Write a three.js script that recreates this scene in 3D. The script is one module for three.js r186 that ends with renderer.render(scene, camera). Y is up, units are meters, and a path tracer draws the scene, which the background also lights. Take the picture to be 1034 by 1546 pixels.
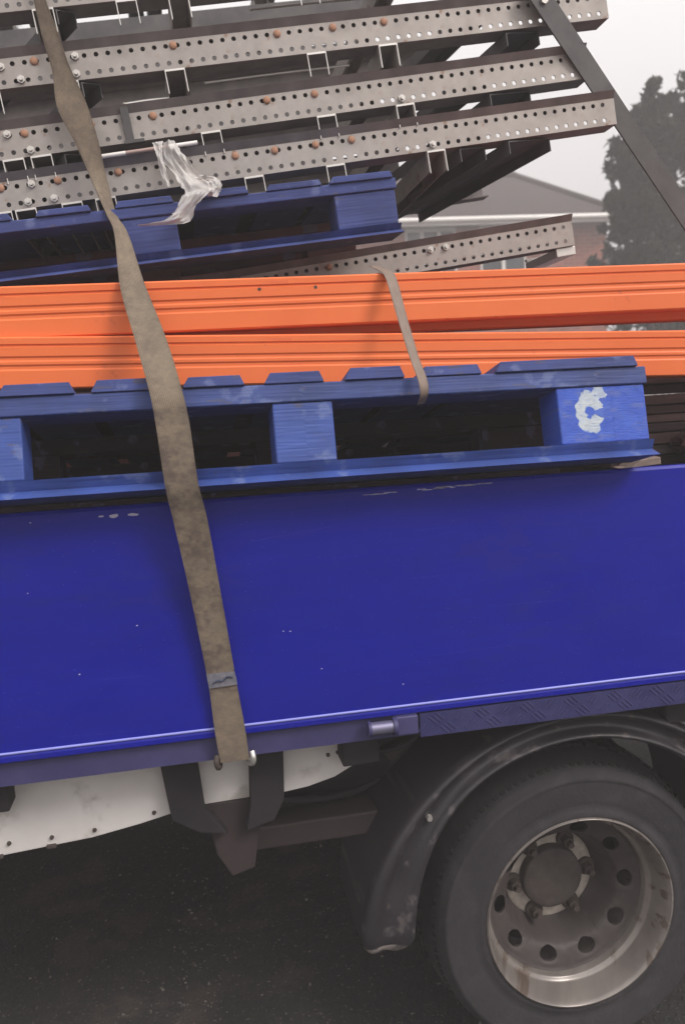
import * as THREE from 'three';
import { RoundedBoxGeometry } from 'three/addons/geometries/RoundedBoxGeometry.js';
import { mergeGeometries } from 'three/addons/utils/BufferGeometryUtils.js';

// ------------------------------------------------------------------ camera, sky, sun, exposure
const scene = new THREE.Scene();
const camera = new THREE.PerspectiveCamera(62.85, 684 / 1024, 0.05, 400);
camera.rotation.order = 'YXZ';
camera.position.set(-0.226, 1.5686, 1.6158);
camera.rotation.set(-0.11804, -0.18033, -0.0563);
camera.focus = 1.75; camera.userData.fStop = 4;
scene.add(camera);
const renderer = new THREE.WebGLRenderer({ antialias: true });
renderer.toneMapping = THREE.LinearToneMapping;
renderer.toneMappingExposure = 1.8;
renderer.shadowMap.enabled = true;

function rng(seed) { let a = seed >>> 0; return () => { a = (a + 0x6D2B79F5) | 0; let t = Math.imul(a ^ (a >>> 15), 1 | a); t = (t + Math.imul(t ^ (t >>> 7), 61 | t)) ^ t; return ((t ^ (t >>> 14)) >>> 0) / 4294967296; }; }
const SUN = new THREE.Vector3(0.55, 0.74, 0.60).normalize();
function hash(x, y, s) { let h = Math.imul(x, 374761393) ^ Math.imul(y, 668265263) ^ Math.imul(s, 1442695041); h = Math.imul(h ^ (h >>> 13), 1274126177); return ((h ^ (h >>> 16)) >>> 0) / 4294967296; }
function vnoise(x, y, p, s) { // tileable value noise, period p cells
  const xi = Math.floor(x), yi = Math.floor(y), fx = x - xi, fy = y - yi, u = fx * fx * (3 - 2 * fx), v = fy * fy * (3 - 2 * fy);
  const m = (a) => ((a % p) + p) % p, a = hash(m(xi), m(yi), s), b = hash(m(xi + 1), m(yi), s), c = hash(m(xi), m(yi + 1), s), d = hash(m(xi + 1), m(yi + 1), s);
  return a + (b - a) * u + (c - a) * v + (a - b - c + d) * u * v;
}
function fbm(u, v, p, oct, s) { let a = 0, w = 0.5, t = 0; for (let i = 0; i < oct; i++) { a += w * vnoise(u * p, v * p, p, s + i); t += w; w *= 0.55; p *= 2; } return a / t; }
const sst = (a, b, x) => { const t = Math.min(1, Math.max(0, (x - a) / (b - a))); return t * t * (3 - 2 * t); };

{ // overcast sky: brighter overhead and, broadly, round the hidden sun
  const W = 256, H = 128, d = new Float32Array(W * H * 4);
  for (let j = 0; j < H; j++) for (let i = 0; i < W; i++) {
    const el = ((j + 0.5) / H - 0.5) * Math.PI, az = ((i + 0.5) / W - 0.5) * 2 * Math.PI;
    const x = Math.cos(el) * Math.cos(az), y = Math.sin(el), z = Math.cos(el) * Math.sin(az);
    const c = x * SUN.x + y * SUN.y + z * SUN.z, k = (j * W + i) * 4;
    let L = 1.02 * (1 + 1.25 * Math.max(0, y)) / 2.0;
    L *= 0.86; L *= 0.93 + 0.14 * fbm(i / W, j / H, 8, 4, 5);
    L += 0.62 * Math.pow(Math.max(0, (c + 1) / 2), 4);
    if (y < 0) L *= 0.35;
    d[k] = L * 0.985; d[k + 1] = L * 0.97; d[k + 2] = L * 0.972; d[k + 3] = 1;
  }
  const t = new THREE.DataTexture(d, W, H, THREE.RGBAFormat, THREE.FloatType);
  t.mapping = THREE.EquirectangularReflectionMapping; t.magFilter = t.minFilter = THREE.LinearFilter; t.wrapS = THREE.RepeatWrapping; t.needsUpdate = true;
  scene.background = t; scene.environment = t;
}
const sun = new THREE.DirectionalLight(0xfff8f2, 1.5);
sun.position.copy(SUN).multiplyScalar(12); sun.castShadow = true; sun.shadow.radius = 34;
sun.shadow.mapSize.set(2048, 2048);
Object.assign(sun.shadow.camera, { left: -12, right: 12, top: 12, bottom: -12, near: 0.5, far: 60 });
scene.add(sun);
scene.fog = new THREE.FogExp2(0xe9e3e2, 0.02);

// ------------------------------------------------------------------ helpers
const V2 = (x, y) => new THREE.Vector2(x, y), V3 = (x, y, z) => new THREE.Vector3(x, y, z);
const used = {};
function numbered(n) { const k = used[n] = (used[n] ?? -1) + 1; return k ? `${n}_${String(k).padStart(3, '0')}` : n; }
function tag(o, label, category, group) { o.userData = { label, category }; if (group) o.userData.group = group; return o; }
function thing(name, label, category, pos = [0, 0, 0], group) { const g = new THREE.Group(); g.name = numbered(name); g.position.set(...pos); tag(g, label, category, group); scene.add(g); return g; }
function part(name, geo, mat, parent) { const m = new THREE.Mesh(geo, mat); m.name = name; m.castShadow = m.receiveShadow = true; parent.add(m); return m; }
function merge(list) { return mergeGeometries(list.map((g) => { const q = g.index ? g.toNonIndexed() : g; for (const k of Object.keys(q.attributes)) if (!['position', 'normal', 'uv'].includes(k)) q.deleteAttribute(k); if (!q.attributes.uv) q.setAttribute('uv', new THREE.BufferAttribute(new Float32Array(q.attributes.position.count * 2), 2)); return q; })); }
function metric(g, swap) { // uv in metres from the dominant normal
  const q = g.index ? g.toNonIndexed() : g, p = q.attributes.position, n = q.attributes.normal, uv = new Float32Array(p.count * 2);
  for (let i = 0; i < p.count; i += 3) {
    const ax = Math.abs(n.getX(i) + n.getX(i + 1) + n.getX(i + 2)), ay = Math.abs(n.getY(i) + n.getY(i + 1) + n.getY(i + 2)), az = Math.abs(n.getZ(i) + n.getZ(i + 1) + n.getZ(i + 2));
    for (let k = i; k < i + 3; k++) {
      const x = p.getX(k), y = p.getY(k), z = p.getZ(k); let a, b;
      if (az >= ax && az >= ay) { a = x; b = y; } else if (ay >= ax) { a = x; b = z; } else { a = z; b = y; }
      uv[2 * k] = swap ? b : a; uv[2 * k + 1] = swap ? a : b;
    }
  }
  q.setAttribute('uv', new THREE.BufferAttribute(uv, 2)); return q;
}
function box(x0, x1, y0, y1, z0, z1, r = 0.003, seg = 1) {
  const w = x1 - x0, h = y1 - y0, d = z1 - z0, g = new RoundedBoxGeometry(w, h, d, seg, Math.min(r, w / 2.2, h / 2.2, d / 2.2));
  g.translate((x0 + x1) / 2, (y0 + y1) / 2, (z0 + z1) / 2); return metric(g);
}
function shape(pts, holes = []) { const s = new THREE.Shape(pts.map((p) => V2(...p))); for (const h of holes) s.holes.push(h); return s; }
function prism(pts, z0, z1, bevel = 0) { // outline in x,y pulled along z
  const g = new THREE.ExtrudeGeometry(shape(pts), { depth: z1 - z0 - 2 * bevel, bevelEnabled: bevel > 0, bevelSize: bevel, bevelThickness: bevel, bevelSegments: 2, bevelOffset: -bevel, curveSegments: 6 });
  g.translate(0, 0, z0 + bevel); return metric(g);
}
function rail(pts, x0, x1, bevel = 0) { // outline in (z,y) pulled along x
  const g = new THREE.ExtrudeGeometry(shape(pts.map(([z, y]) => [-z, y])), { depth: x1 - x0, bevelEnabled: false, curveSegments: 6 });
  g.rotateY(Math.PI / 2); g.translate(x0, 0, 0); return metric(g);
}
function tube(pts, r, seg = 24, rs = 8) { return new THREE.TubeGeometry(new THREE.CatmullRomCurve3(pts.map((p) => V3(...p))), seg, r, rs, false); }
function cyl(r0, r1, h, n = 20) { return new THREE.CylinderGeometry(r0, r1, h, n); }
const zc = (r0, r1, z0, z1, x, y, n = 20) => { const g = cyl(r1, r0, z1 - z0, n); g.rotateX(Math.PI / 2); g.translate(x, y, (z0 + z1) / 2); return g; };

function tex(n, metres, fn, srgb = true, ny = n) {
  const d = new Uint8Array(n * ny * 4);
  for (let j = 0; j < ny; j++) for (let i = 0; i < n; i++) { const c = fn(i / n, j / ny, i, j), k = (j * n + i) * 4; for (let q = 0; q < 3; q++) d[k + q] = Math.max(0, Math.min(255, Array.isArray(c) ? c[q] : c * 255)); d[k + 3] = 255; }
  const t = new THREE.DataTexture(d, n, ny, THREE.RGBAFormat); t.wrapS = t.wrapT = THREE.RepeatWrapping; t.magFilter = THREE.LinearFilter; t.minFilter = THREE.LinearMipmapLinearFilter; t.generateMipmaps = true;
  if (srgb) t.colorSpace = THREE.SRGBColorSpace;
  t.repeat.set(1 / metres, 1 / metres * (n / ny > 1 || n / ny < 1 ? n / ny : 1)); t.needsUpdate = true; return t;
}
const mixc = (a, b, t) => [a[0] + (b[0] - a[0]) * t, a[1] + (b[1] - a[1]) * t, a[2] + (b[2] - a[2]) * t];
const std = (o) => new THREE.MeshStandardMaterial(o);

// ------------------------------------------------------------------ materials
// worn pallet paint: grain along x, chips to bare wood, scuffs
function palletTex(base, seed) {
  return tex(512, 0.6, (u, v) => {
    const g = fbm(u, v * 1, 8, 4, seed), gr = vnoise(u * 6, v * 160, 160, seed + 7) * 0.5 + vnoise(u * 12, v * 320, 320, seed + 8) * 0.5;
    let c = mixc(base.map((q) => q * 0.82), base.map((q) => Math.min(255, q * 1.18 + 6)), g * 0.85 + gr * 0.14);
    const sc = fbm(u, v, 14, 5, seed + 20); c = mixc(c, [112, 122, 160], sst(0.62, 0.75, sc) * 0.55);
    const ch = 0.5 * fbm(u, v, 24, 4, seed + 31) + 0.5 * vnoise(u * 10, v * 90, 90, seed + 35); c = mixc(c, [82, 74, 90], sst(0.7, 0.82, ch) * 0.6);
    return c;
  });
}
const grainBump = tex(512, 0.6, (u, v) => vnoise(u * 6, v * 160, 160, 3) * 0.5 + vnoise(u * 10, v * 320, 320, 4) * 0.3 + fbm(u, v, 20, 3, 9) * 0.2, false);
const M = {};
M.pallet = std({ map: palletTex([41, 58, 114], 11), roughness: 0.62, bumpMap: grainBump, bumpScale: 0.0012 });
M.palletLight = std({ map: palletTex([44, 67, 134], 41), roughness: 0.6, bumpMap: grainBump, bumpScale: 0.0012 });
M.palletOld = std({ map: palletTex([50, 62, 116], 71), roughness: 0.75, bumpMap: grainBump, bumpScale: 0.0012 });
M.palletVeil = std({ map: palletTex([112, 70, 68], 95), roughness: 0.85, bumpMap: grainBump, bumpScale: 0.0012 });  // reddish tint paints the pink haze into the inner boards
M.palletShade = std({ map: palletTex([44, 28, 36], 91), roughness: 0.85, bumpMap: grainBump, bumpScale: 0.0012 });  // near black: shade inside the pallet openings is put into this colour
const galvTex = tex(512, 0.5, (u, v) => { const a = fbm(u, v, 10, 5, 101), b = fbm(u, v, 40, 3, 131); let c = mixc([138, 131, 126], [176, 168, 162], a * 0.7 + b * 0.3); const r = fbm(u, v, 16, 5, 151); return mixc(c, [122, 86, 66], sst(0.66, 0.8, r) * 0.6); });
const galvRough = tex(256, 0.5, (u, v) => 0.38 + 0.35 * fbm(u, v, 12, 4, 171), false);
M.galv = std({ map: galvTex, roughnessMap: galvRough, roughness: 1, metalness: 0.35 });
M.galvBright = std({ color: 0xd6d2cc, roughness: 0.3, metalness: 0.7 });
M.steelDark = std({ map: tex(256, 0.4, (u, v) => mixc([64, 62, 64], [98, 94, 92], fbm(u, v, 10, 5, 201))), roughness: 0.6, metalness: 0.3 });  // grey lifted so the hazy veil is painted into the dark steel
M.lip = std({ map: tex(256, 0.4, (u, v) => mixc([102, 95, 94], [138, 130, 128], fbm(u, v, 10, 5, 211))), roughness: 0.65, metalness: 0.2 });
M.rust = std({ map: tex(128, 0.05, (u, v) => mixc([150, 104, 80], [182, 142, 116], fbm(u, v, 6, 4, 221))), roughness: 0.7 });
M.bolt = std({ color: 0xc9c4be, roughness: 0.35, metalness: 0.7 });
const orTex = tex(512, 1.1, (u, v) => { const a = fbm(u, v, 6, 5, 231), s = vnoise(u * 8, v * 220, 220, 236); let c = mixc([220, 102, 46], [234, 118, 58], a); c = mixc(c, [198, 80, 48], sst(0.8, 0.97, s * 0.7 + 0.4 * fbm(u, v, 9, 4, 238)) * 0.4); return mixc(c, [170, 80, 50], sst(0.76, 0.84, fbm(u, v, 40, 4, 241)) * 0.3); });
M.orange = std({ map: orTex, roughness: 0.48 });
M.webbing = std({ map: tex(256, 0.21, (u, v) => { // one unrepeated length, dirt patches darkened further on the lower run as painted shade
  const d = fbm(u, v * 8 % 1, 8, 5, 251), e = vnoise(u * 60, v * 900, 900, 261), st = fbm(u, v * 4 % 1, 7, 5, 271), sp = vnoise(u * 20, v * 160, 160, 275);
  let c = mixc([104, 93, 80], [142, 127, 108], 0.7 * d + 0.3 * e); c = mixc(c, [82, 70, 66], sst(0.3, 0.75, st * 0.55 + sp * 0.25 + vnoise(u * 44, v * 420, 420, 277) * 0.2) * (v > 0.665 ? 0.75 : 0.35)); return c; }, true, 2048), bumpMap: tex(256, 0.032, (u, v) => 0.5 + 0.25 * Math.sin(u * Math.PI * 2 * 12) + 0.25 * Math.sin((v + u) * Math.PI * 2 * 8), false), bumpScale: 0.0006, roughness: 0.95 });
M.banding = std({ map: tex(128, 0.1, (u, v) => mixc([112, 96, 86], [136, 118, 106], fbm(u, v, 8, 4, 281))), roughness: 0.7 });
M.rubber = std({ map: tex(512, 0.5, (u, v) => mixc([31, 29, 32], [57, 53, 56], 0.65 * fbm(u, v, 6, 5, 291) + 0.35 * fbm(u, v, 30, 3, 299)).map((q) => q + 8 * sst(0.55, 0.8, fbm(u, v, 11, 5, 293)))), roughness: 0.88, bumpMap: tex(256, 0.2, (u, v) => fbm(u, v, 30, 3, 301), false), bumpScale: 0.0008 });
M.treadShade = std({ map: tex(256, 0.3, (u, v) => mixc([14, 13, 14], [24, 22, 23], fbm(u, v, 10, 5, 295))), roughness: 0.92 });  // far darker than the sidewall: wheel-arch shade painted into the colour
M.guard = std({ map: tex(512, 0.5, (u, v) => { let c = mixc([34, 32, 36], [58, 54, 58], fbm(u, v, 7, 5, 311)); return mixc(c, [126, 116, 112], sst(0.64, 0.8, fbm(u, v, 12, 5, 321)) * 0.5); }), roughness: 0.42 });
M.guardScuff = std({ map: tex(256, 0.2, (u, v) => mixc([84, 77, 76], [150, 140, 134], sst(0.35, 0.7, fbm(u, v, 8, 5, 331)))), roughness: 0.8 });
M.rim = std({ map: tex(512, 0.4, (u, v) => { let c = mixc([108, 101, 97], [146, 138, 132], fbm(u, v, 8, 5, 341)); return mixc(c, [78, 62, 52], sst(0.6, 0.76, fbm(u, v, 14, 5, 351)) * 0.6); }), roughness: 0.26, metalness: 0.25 });
M.disc = std({ map: tex(512, 0.4, (u, v) => mixc([52, 45, 45], [82, 74, 71], 0.6 * fbm(u, v, 7, 5, 361) + 0.4 * fbm(u, v, 28, 4, 371))), roughness: 0.6, metalness: 0.15 });
M.hub = std({ map: tex(256, 0.2, (u, v) => mixc([58, 51, 49], [84, 75, 71], fbm(u, v, 9, 5, 381))), roughness: 0.75, metalness: 0.1 });
M.hubPale = std({ map: tex(256, 0.15, (u, v) => mixc([140, 130, 120], [200, 190, 178], fbm(u, v, 9, 5, 391))), roughness: 0.6 });
M.nut = std({ map: tex(128, 0.06, (u, v) => mixc([52, 44, 40], [84, 73, 66], fbm(u, v, 6, 4, 401))), roughness: 0.75 });
M.chassis = std({ map: tex(256, 0.5, (u, v) => mixc([22, 19, 24], [38, 32, 36], fbm(u, v, 8, 5, 411))), roughness: 0.8 });
M.chassisRed = std({ map: tex(256, 0.4, (u, v) => mixc([38, 30, 32], [56, 44, 44], fbm(u, v, 8, 5, 421))), roughness: 0.8 });
M.white = std({ map: tex(512, 0.8, (u, v) => { let c = mixc([196, 190, 186], [222, 217, 213], fbm(u, v, 8, 5, 431)); return mixc(c, [128, 118, 108], sst(0.6, 0.8, fbm(u, v, 10, 5, 441)) * 0.4); }), roughness: 0.5 });
M.railPaint = std({ map: tex(256, 0.5, (u, v) => mixc([44, 42, 84], [70, 66, 108], fbm(u, v, 9, 5, 451))), roughness: 0.55 });
M.bluePlate = std({ map: tex(256, 0.3, (u, v) => mixc([46, 46, 92], [70, 69, 116], fbm(u, v, 10, 5, 456))), roughness: 0.4, metalness: 0.3 });
M.trim = std({ color: 0x8c90d8, roughness: 0.35 });
M.film = new THREE.MeshPhysicalMaterial({ color: 0xe9e4e0, roughness: 0.3, transmission: 0.5, thickness: 0, side: THREE.DoubleSide });
M.plasticWhite = std({ color: 0xe6e1dc, roughness: 0.35 });
M.tubeDull = std({ color: 0xa58c84, roughness: 0.6 });
M.maroon = std({ map: tex(256, 0.3, (u, v) => mixc([50, 22, 28], [78, 36, 40], fbm(u, v, 8, 5, 461))), roughness: 0.85 });
M.timber = std({ map: tex(256, 0.3, (u, v) => mixc([122, 104, 96], [158, 140, 130], 0.5 * vnoise(u * 4, v * 60, 60, 471) + 0.5 * fbm(u, v, 8, 4, 475))), roughness: 0.8 });
M.strip = [[116, 92, 88], [92, 70, 70], [150, 130, 124], [74, 56, 58]].map((c, i) => std({ map: tex(256, 0.4, (u, v) => mixc(c.map((q) => q * 0.8), c.map((q) => q * 1.15), 0.5 * vnoise(u * 5, v * 80, 80, 481 + i) + 0.5 * fbm(u, v, 9, 4, 491 + i))), roughness: 0.6, metalness: 0.25 }));

// ------------------------------------------------------------------ ground
{
  const g = new THREE.PlaneGeometry(300, 300, 1, 1); g.rotateX(-Math.PI / 2);
  const uv = g.attributes.uv; for (let i = 0; i < uv.count; i++) uv.setXY(i, uv.getX(i) * 300, uv.getY(i) * 300);
  const asphalt = tex(1024, 1.6, (u, v) => { const a = fbm(u, v, 5, 5, 501), b = fbm(u, v, 110, 2, 511), c = vnoise(u * 300, v * 300, 300, 521); let q = mixc([28, 27, 29], [54, 51, 51], 0.45 * a + 0.55 * b); q = mixc(q, [150, 138, 124], sst(0.86, 0.97, c) * 0.8); return mixc(q, [104, 84, 72], sst(0.6, 0.78, fbm(u, v, 9, 5, 531)) * 0.35); });
  const m = new THREE.Mesh(g, std({ map: asphalt, roughness: 0.92, bumpMap: tex(1024, 1.6, (u, v) => 0.6 * fbm(u, v, 110, 2, 511) + 0.4 * vnoise(u * 300, v * 300, 300, 521), false), bumpScale: 0.006 }));
  m.name = 'ground'; m.userData.kind = 'structure'; m.receiveShadow = true; scene.add(m);
  // loose chippings lying on the tarmac near the truck
  const r = rng(77), geo = new THREE.IcosahedronGeometry(1, 0), N = 480, im = new THREE.InstancedMesh(geo, std({ color: 0xffffff, roughness: 0.85 }), N), mt = new THREE.Matrix4(), q = new THREE.Quaternion(), e = new THREE.Euler();
  for (let i = 0; i < N; i++) {
    const s = 0.002 + 0.005 * r() * r(), strip = i < 90;
    const x = strip ? -0.33 + (r() - 0.5) * 0.09 + (r() - .5) * .1 : -1.6 + 3.4 * r(), z = strip ? -1.25 + 0.75 * r() : -2.2 + 2.9 * r();
    q.setFromEuler(e.set(r() * 6, r() * 6, r() * 6)); mt.compose(V3(x, s * 0.5, z), q, V3(s, s * 0.7, s * 1.1)); im.setMatrixAt(i, mt);
    const c = 0.06 + 0.3 * r() * r(); im.setColorAt(i, new THREE.Color().setRGB(c * 1.05, c * 0.95, c * 0.85));
  }
  im.name = 'loose_gravel'; im.userData = { kind: 'stuff', label: 'loose stone chippings scattered on the dark tarmac beneath the truck' }; im.castShadow = im.receiveShadow = true; scene.add(im);
}

// ------------------------------------------------------------------ truck
const truck = thing('flatbed_truck', 'blue dropside flatbed truck carrying racking, orange beams and pallets', 'truck', [0.6, 0, -1.05]);
const loc = (g) => g.translate(-0.6, 0, 1.05);
const TX0 = -2.6, TX1 = 2.1;
{
  // near dropside: pressed panel with a folded lower edge and a paler bead
  const W = 2048, H = 512, L = TX1 - TX0, sr = rng(123), SCR = [];
  for (let k = 0; k < 11; k++) SCR.push([-0.9 + 2.1 * sr(), 0.98 + 0.42 * sr(), 0.03 + 0.16 * sr(), (sr() - 0.5) * 0.04, 0.0012]);
  const dropTex = tex(W, 1, (u, v, i, j) => {
    const x = TX0 + u * L, y = 0.94 + v * 0.49;
    let c = mixc([9, 16, 130], [18, 26, 150], fbm(u, v, 7, 5, 601) * 0.6 + 0.4 * fbm(u, v, 60, 3, 611));
    const gr = vnoise(u * 14, v * 3, 64, 661) * fbm(u * 3 % 1, v, 30, 4, 665); c = mixc(c, [52, 50, 104], sst(0.34, 0.66, gr) * 0.22); // road film
    for (const [sx, sy, dx, dy, w] of SCR) { const t = ((x - sx) * dx + (y - sy) * dy) / (dx * dx + dy * dy); if (t > 0 && t < 1) { const q = Math.abs((x - sx) * dy - (y - sy) * dx) / Math.hypot(dx, dy); if (q < w && hash(i, j, 671) < 0.7) c = mixc(c, [60, 60, 150], 0.5); } }
    const sp = hash(i, j, 621); if (sp > 0.9993) c = mixc(c, [150, 150, 190], 0.7);
    return c;
  }, true, H);
  dropTex.repeat.set(1 / L, 1 / 0.49); dropTex.offset.set(-TX0 / L, -0.94 / 0.49);
  const dent = tex(256, 1.1, (u, v) => 0.75 * fbm(u, v, 4, 2, 641) + 0.25 * fbm(u, v, 14, 2, 645), false);
  M.drop = new THREE.MeshPhysicalMaterial({ map: dropTex, roughness: 0.46, specularIntensity: 0.55, bumpMap: dent, bumpScale: 0.006, roughnessMap: tex(512, 0.9, (u, v) => 0.75 + 0.4 * fbm(u, v, 8, 5, 651), false) });
  const prof = [[0, 0.962], [0.0, 1.412], [-0.004, 1.418], [-0.026, 1.418], [-0.03, 1.412], [-0.03, 0.945], [-0.002, 0.945], [0.002, 0.948], [0.002, 0.957]];
  const d = part('dropside', loc(rail(prof, TX0, TX1)), M.drop, truck);
  part('edge_bead', loc(tube([[TX0, 0.9645, 0.0005], [0, 0.9645, 0.0005], [TX1, 0.9645, 0.0005]], 0.0026, 8, 8)), M.trim, d);
  // scratches and chips to bare primer: thin raised flakes of lifted paint
  const r = rng(9), fl = [];
  const flake = (x, y, w, h) => { const n = 7, p = []; for (let k = 0; k < n; k++) { const a = k / n * 6.283, q = 0.7 + 0.5 * r(); p.push([x + Math.cos(a) * w * q, y + Math.sin(a) * h * q]); } fl.push(prism(p, -0.0005, 0.0012)); };
  flake(-0.366, 1.4, 0.009, 0.004); flake(-0.332, 1.4, 0.01, 0.003); flake(-0.39, 1.401, 0.006, 0.0015);
  for (let k = 0; k < 26; k++) { const t = r(); flake(0.09 + t * 0.3, 1.4035 + t * 0.006 + (r() - 0.5) * 0.003, 0.004 + 0.012 * r(), 0.0006 + 0.0008 * r()); }
  for (let k = 0; k < 8; k++) flake(-0.6 + 1.4 * r(), 1.0 + 0.4 * r(), 0.0012 + 0.001 * r(), 0.001);
  const sc = part('paint_chips', loc(merge(fl)), std({ color: 0xb9b4c6, roughness: 0.7 }), d); sc.userData.kind = 'stuff';
}
part('side_rail', loc(rail([[-0.012, 0.896], [-0.012, 0.943], [-0.05, 0.943], [-0.05, 0.936], [-0.018, 0.936], [-0.018, 0.903], [-0.05, 0.903], [-0.05, 0.896]], TX0, 0.2)), M.railPaint, truck);
{ // dropside catch: barrel on its bracket
  const c = part('catch', loc(box(0.15, 0.2, 0.905, 0.946, -0.03, 0.012, 0.004)), M.railPaint, truck);
  const b = zc(0.0135, 0.0135, 0, 0.05, 0, 0, 24); b.rotateY(Math.PI / 2); b.translate(0.098, 0.9275, 0.01);
  part('barrel', loc(b), std({ color: 0x7d7a92, roughness: 0.35, metalness: 0.6 }), c);
  const k = zc(0.018, 0.018, 0, 0.008, 0, 0, 24); k.rotateY(Math.PI / 2); k.translate(0.146, 0.9275, 0.01); part('collar', loc(k), M.railPaint, c);
  const n = zc(0.016, 0.016, 0, 0.006, 0, 0, 24); n.rotateY(Math.PI / 2); n.translate(0.094, 0.9275, 0.01); part('collar', loc(n), M.railPaint, c);
}
{ // chequer plate edge with raised bars
  const p = part('chequer_plate', loc(rail([[0.0, 0.893], [0.0, 0.943], [-0.004, 0.943], [-0.004, 0.893]], 0.206, TX1)), M.bluePlate, truck);
  const bars = []; let s = 0;
  for (let x = 0.216; x < TX1 - 0.02; x += 0.05, s++) for (let row = 0; row < 2; row++) for (let k = -1; k <= 1; k++) {
    const dir = (s + row) % 2 ? 1 : -1, g = new THREE.CapsuleGeometry(0.0016, 0.022, 2, 6); g.scale(1, 1, 0.6); g.rotateZ(dir * 0.8); g.translate(x + (row ? 0.025 : 0) + k * 0.008, 0.907 + row * 0.023 + k * 0.004 * dir, 0.0006); bars.push(g);
  }
  const b = part('raised_bars', loc(merge(bars)), M.bluePlate, p); b.userData.kind = 'stuff';
}
{ // white side skirt with arched lower edge
  const low = [[-2.4, 0.69], [-0.9, 0.698], [-0.663, 0.705], [-0.478, 0.717], [-0.38, 0.732], [-0.31, 0.746], [-0.242, 0.756], [-0.15, 0.758], [-0.079, 0.758], [-0.02, 0.764], [0.04, 0.778], [0.085, 0.8], [0.112, 0.84]];
  const sk = part('side_skirt', loc(prism([...low, [0.12, 0.894], [-2.4, 0.894]], -0.128, -0.12, 0.0015)), M.white, truck);
  for (const [x, y] of [[-0.642, 0.73], [-0.558, 0.73], [-0.472, 0.733], [-0.349, 0.753], [0.028, 0.83], [0.05, 0.833], [-0.74, 0.728], [-0.84, 0.726]]) part('rivet', loc(zc(0.005, 0.0035, -0.121, -0.115, x, y, 10)), M.nut, sk);
  part('bolt_head', loc(box(0.06, 0.076, 0.828, 0.842, -0.121, -0.112, 0.002)), M.nut, sk);
  for (const x of [-0.56, -0.665]) part('clip', loc(box(x - 0.01, x + 0.01, x < -0.6 ? 0.701 : 0.708, x < -0.6 ? 0.709 : 0.716, -0.134, -0.114, 0.002)), M.nut, sk);
}
// dark hanger brackets in front of the skirt, the red-brown outrigger and its cross bar
part('hanger', loc(prism([[-0.33, 0.897], [-0.253, 0.897], [-0.243, 0.76], [-0.2, 0.7], [-0.255, 0.71], [-0.312, 0.745]], -0.119, -0.085, 0.003)), M.chassis, truck);
part('hanger', loc(prism([[-0.142, 0.897], [-0.07, 0.897], [-0.076, 0.76], [-0.1, 0.715], [-0.16, 0.7], [-0.148, 0.76]], -0.119, -0.085, 0.003)), M.chassis, truck);
part('outrigger', loc(prism([[-0.246, 0.757], [-0.13, 0.757], [-0.128, 0.7], [-0.146, 0.598], [-0.196, 0.585], [-0.226, 0.64]], -0.2, -0.118, 0.004)), M.chassisRed, truck);
part('cross_bar', loc(box(-0.16, 0.5, 0.585, 0.64, -0.3, -0.21, 0.006)), M.chassisRed, truck);
part('air_tank', loc((() => { const g = cyl(0.12, 0.12, 0.62, 28); g.rotateZ(Math.PI / 2); g.translate(0.05, 0.74, -0.4); return g; })()), M.chassis, truck);
part('chassis_rail', loc(box(TX0, TX1, 0.62, 0.82, -0.74, -0.68, 0.005)), M.chassis, truck);
part('chassis_rail', loc(box(TX0, TX1, 0.62, 0.82, -1.46, -1.4, 0.005)), M.chassis, truck);
for (let k = 0; k < 6; k++) part('cross_member', loc(box(-2.2 + k * 0.75, -2.12 + k * 0.75, 0.823, 0.894, -2.1, -0.06, 0.004)), M.chassis, truck);
part('bed_floor', loc(box(TX0, TX1, 0.9, 0.944, -2.13, -0.055, 0.003)), M.chassis, truck);
part('far_dropside', loc(box(TX0, TX1, 0.95, 1.418, -2.16, -2.13, 0.003)), M.drop, truck);
part('headboard', loc(box(TX0 - 0.05, TX0 - 0.003, 0.9, 1.9, -2.13, -0.05, 0.005)), M.drop, truck);
part('tailboard', loc(box(TX1 + 0.003, TX1 + 0.03, 0.95, 1.418, -2.13, -0.05, 0.005)), M.drop, truck);
part('far_skirt', loc(box(TX0, TX1, 0.6, 0.894, -2.1, -2.09, 0.003)), M.chassis, truck);
part('under_tray', loc(box(-2.4, 0.1, 0.45, 0.6, -1.9, -0.78, 0.01)), M.chassis, truck);
{
  const a = cyl(0.06, 0.06, 1.6, 16); a.rotateX(Math.PI / 2); a.translate(0.602, 0.372, -1.1); part('axle', loc(a), M.chassis, truck);
}

{ // the unseen cab ahead of the bed, added to block light from underneath
  const cab = part('cab', loc(prism([[-4.55, 0.55], [-2.75, 0.55], [-2.75, 2.3], [-2.95, 2.42], [-4.0, 2.42], [-4.3, 2.3], [-4.55, 1.45]], -2.1, -0.05, 0.03)), M.drop, truck);
  part('side_window', loc(box(-4.15, -3.15, 1.5, 2.15, -0.06, -0.045, 0.01)), M.chassis, cab); part('bumper', loc(box(-4.65, -4.5, 0.35, 0.6, -2.1, -0.05, 0.02)), M.chassis, cab); part('step', loc(box(-3.3, -2.75, 0.35, 0.549, -2.05, -0.1, 0.01)), M.chassis, cab);
}
part('added_light_block', loc(box(TX0, 0.15, 0.3, 0.599, -2.1, -2.085, 0.003)), M.chassis, truck);  // added panel that stops daylight reaching under the truck from the far side
part('rear_crossmember', loc(box(TX1 - 0.1, TX1, 0.45, 0.62, -2.1, -0.1, 0.005)), M.chassis, truck);

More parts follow.
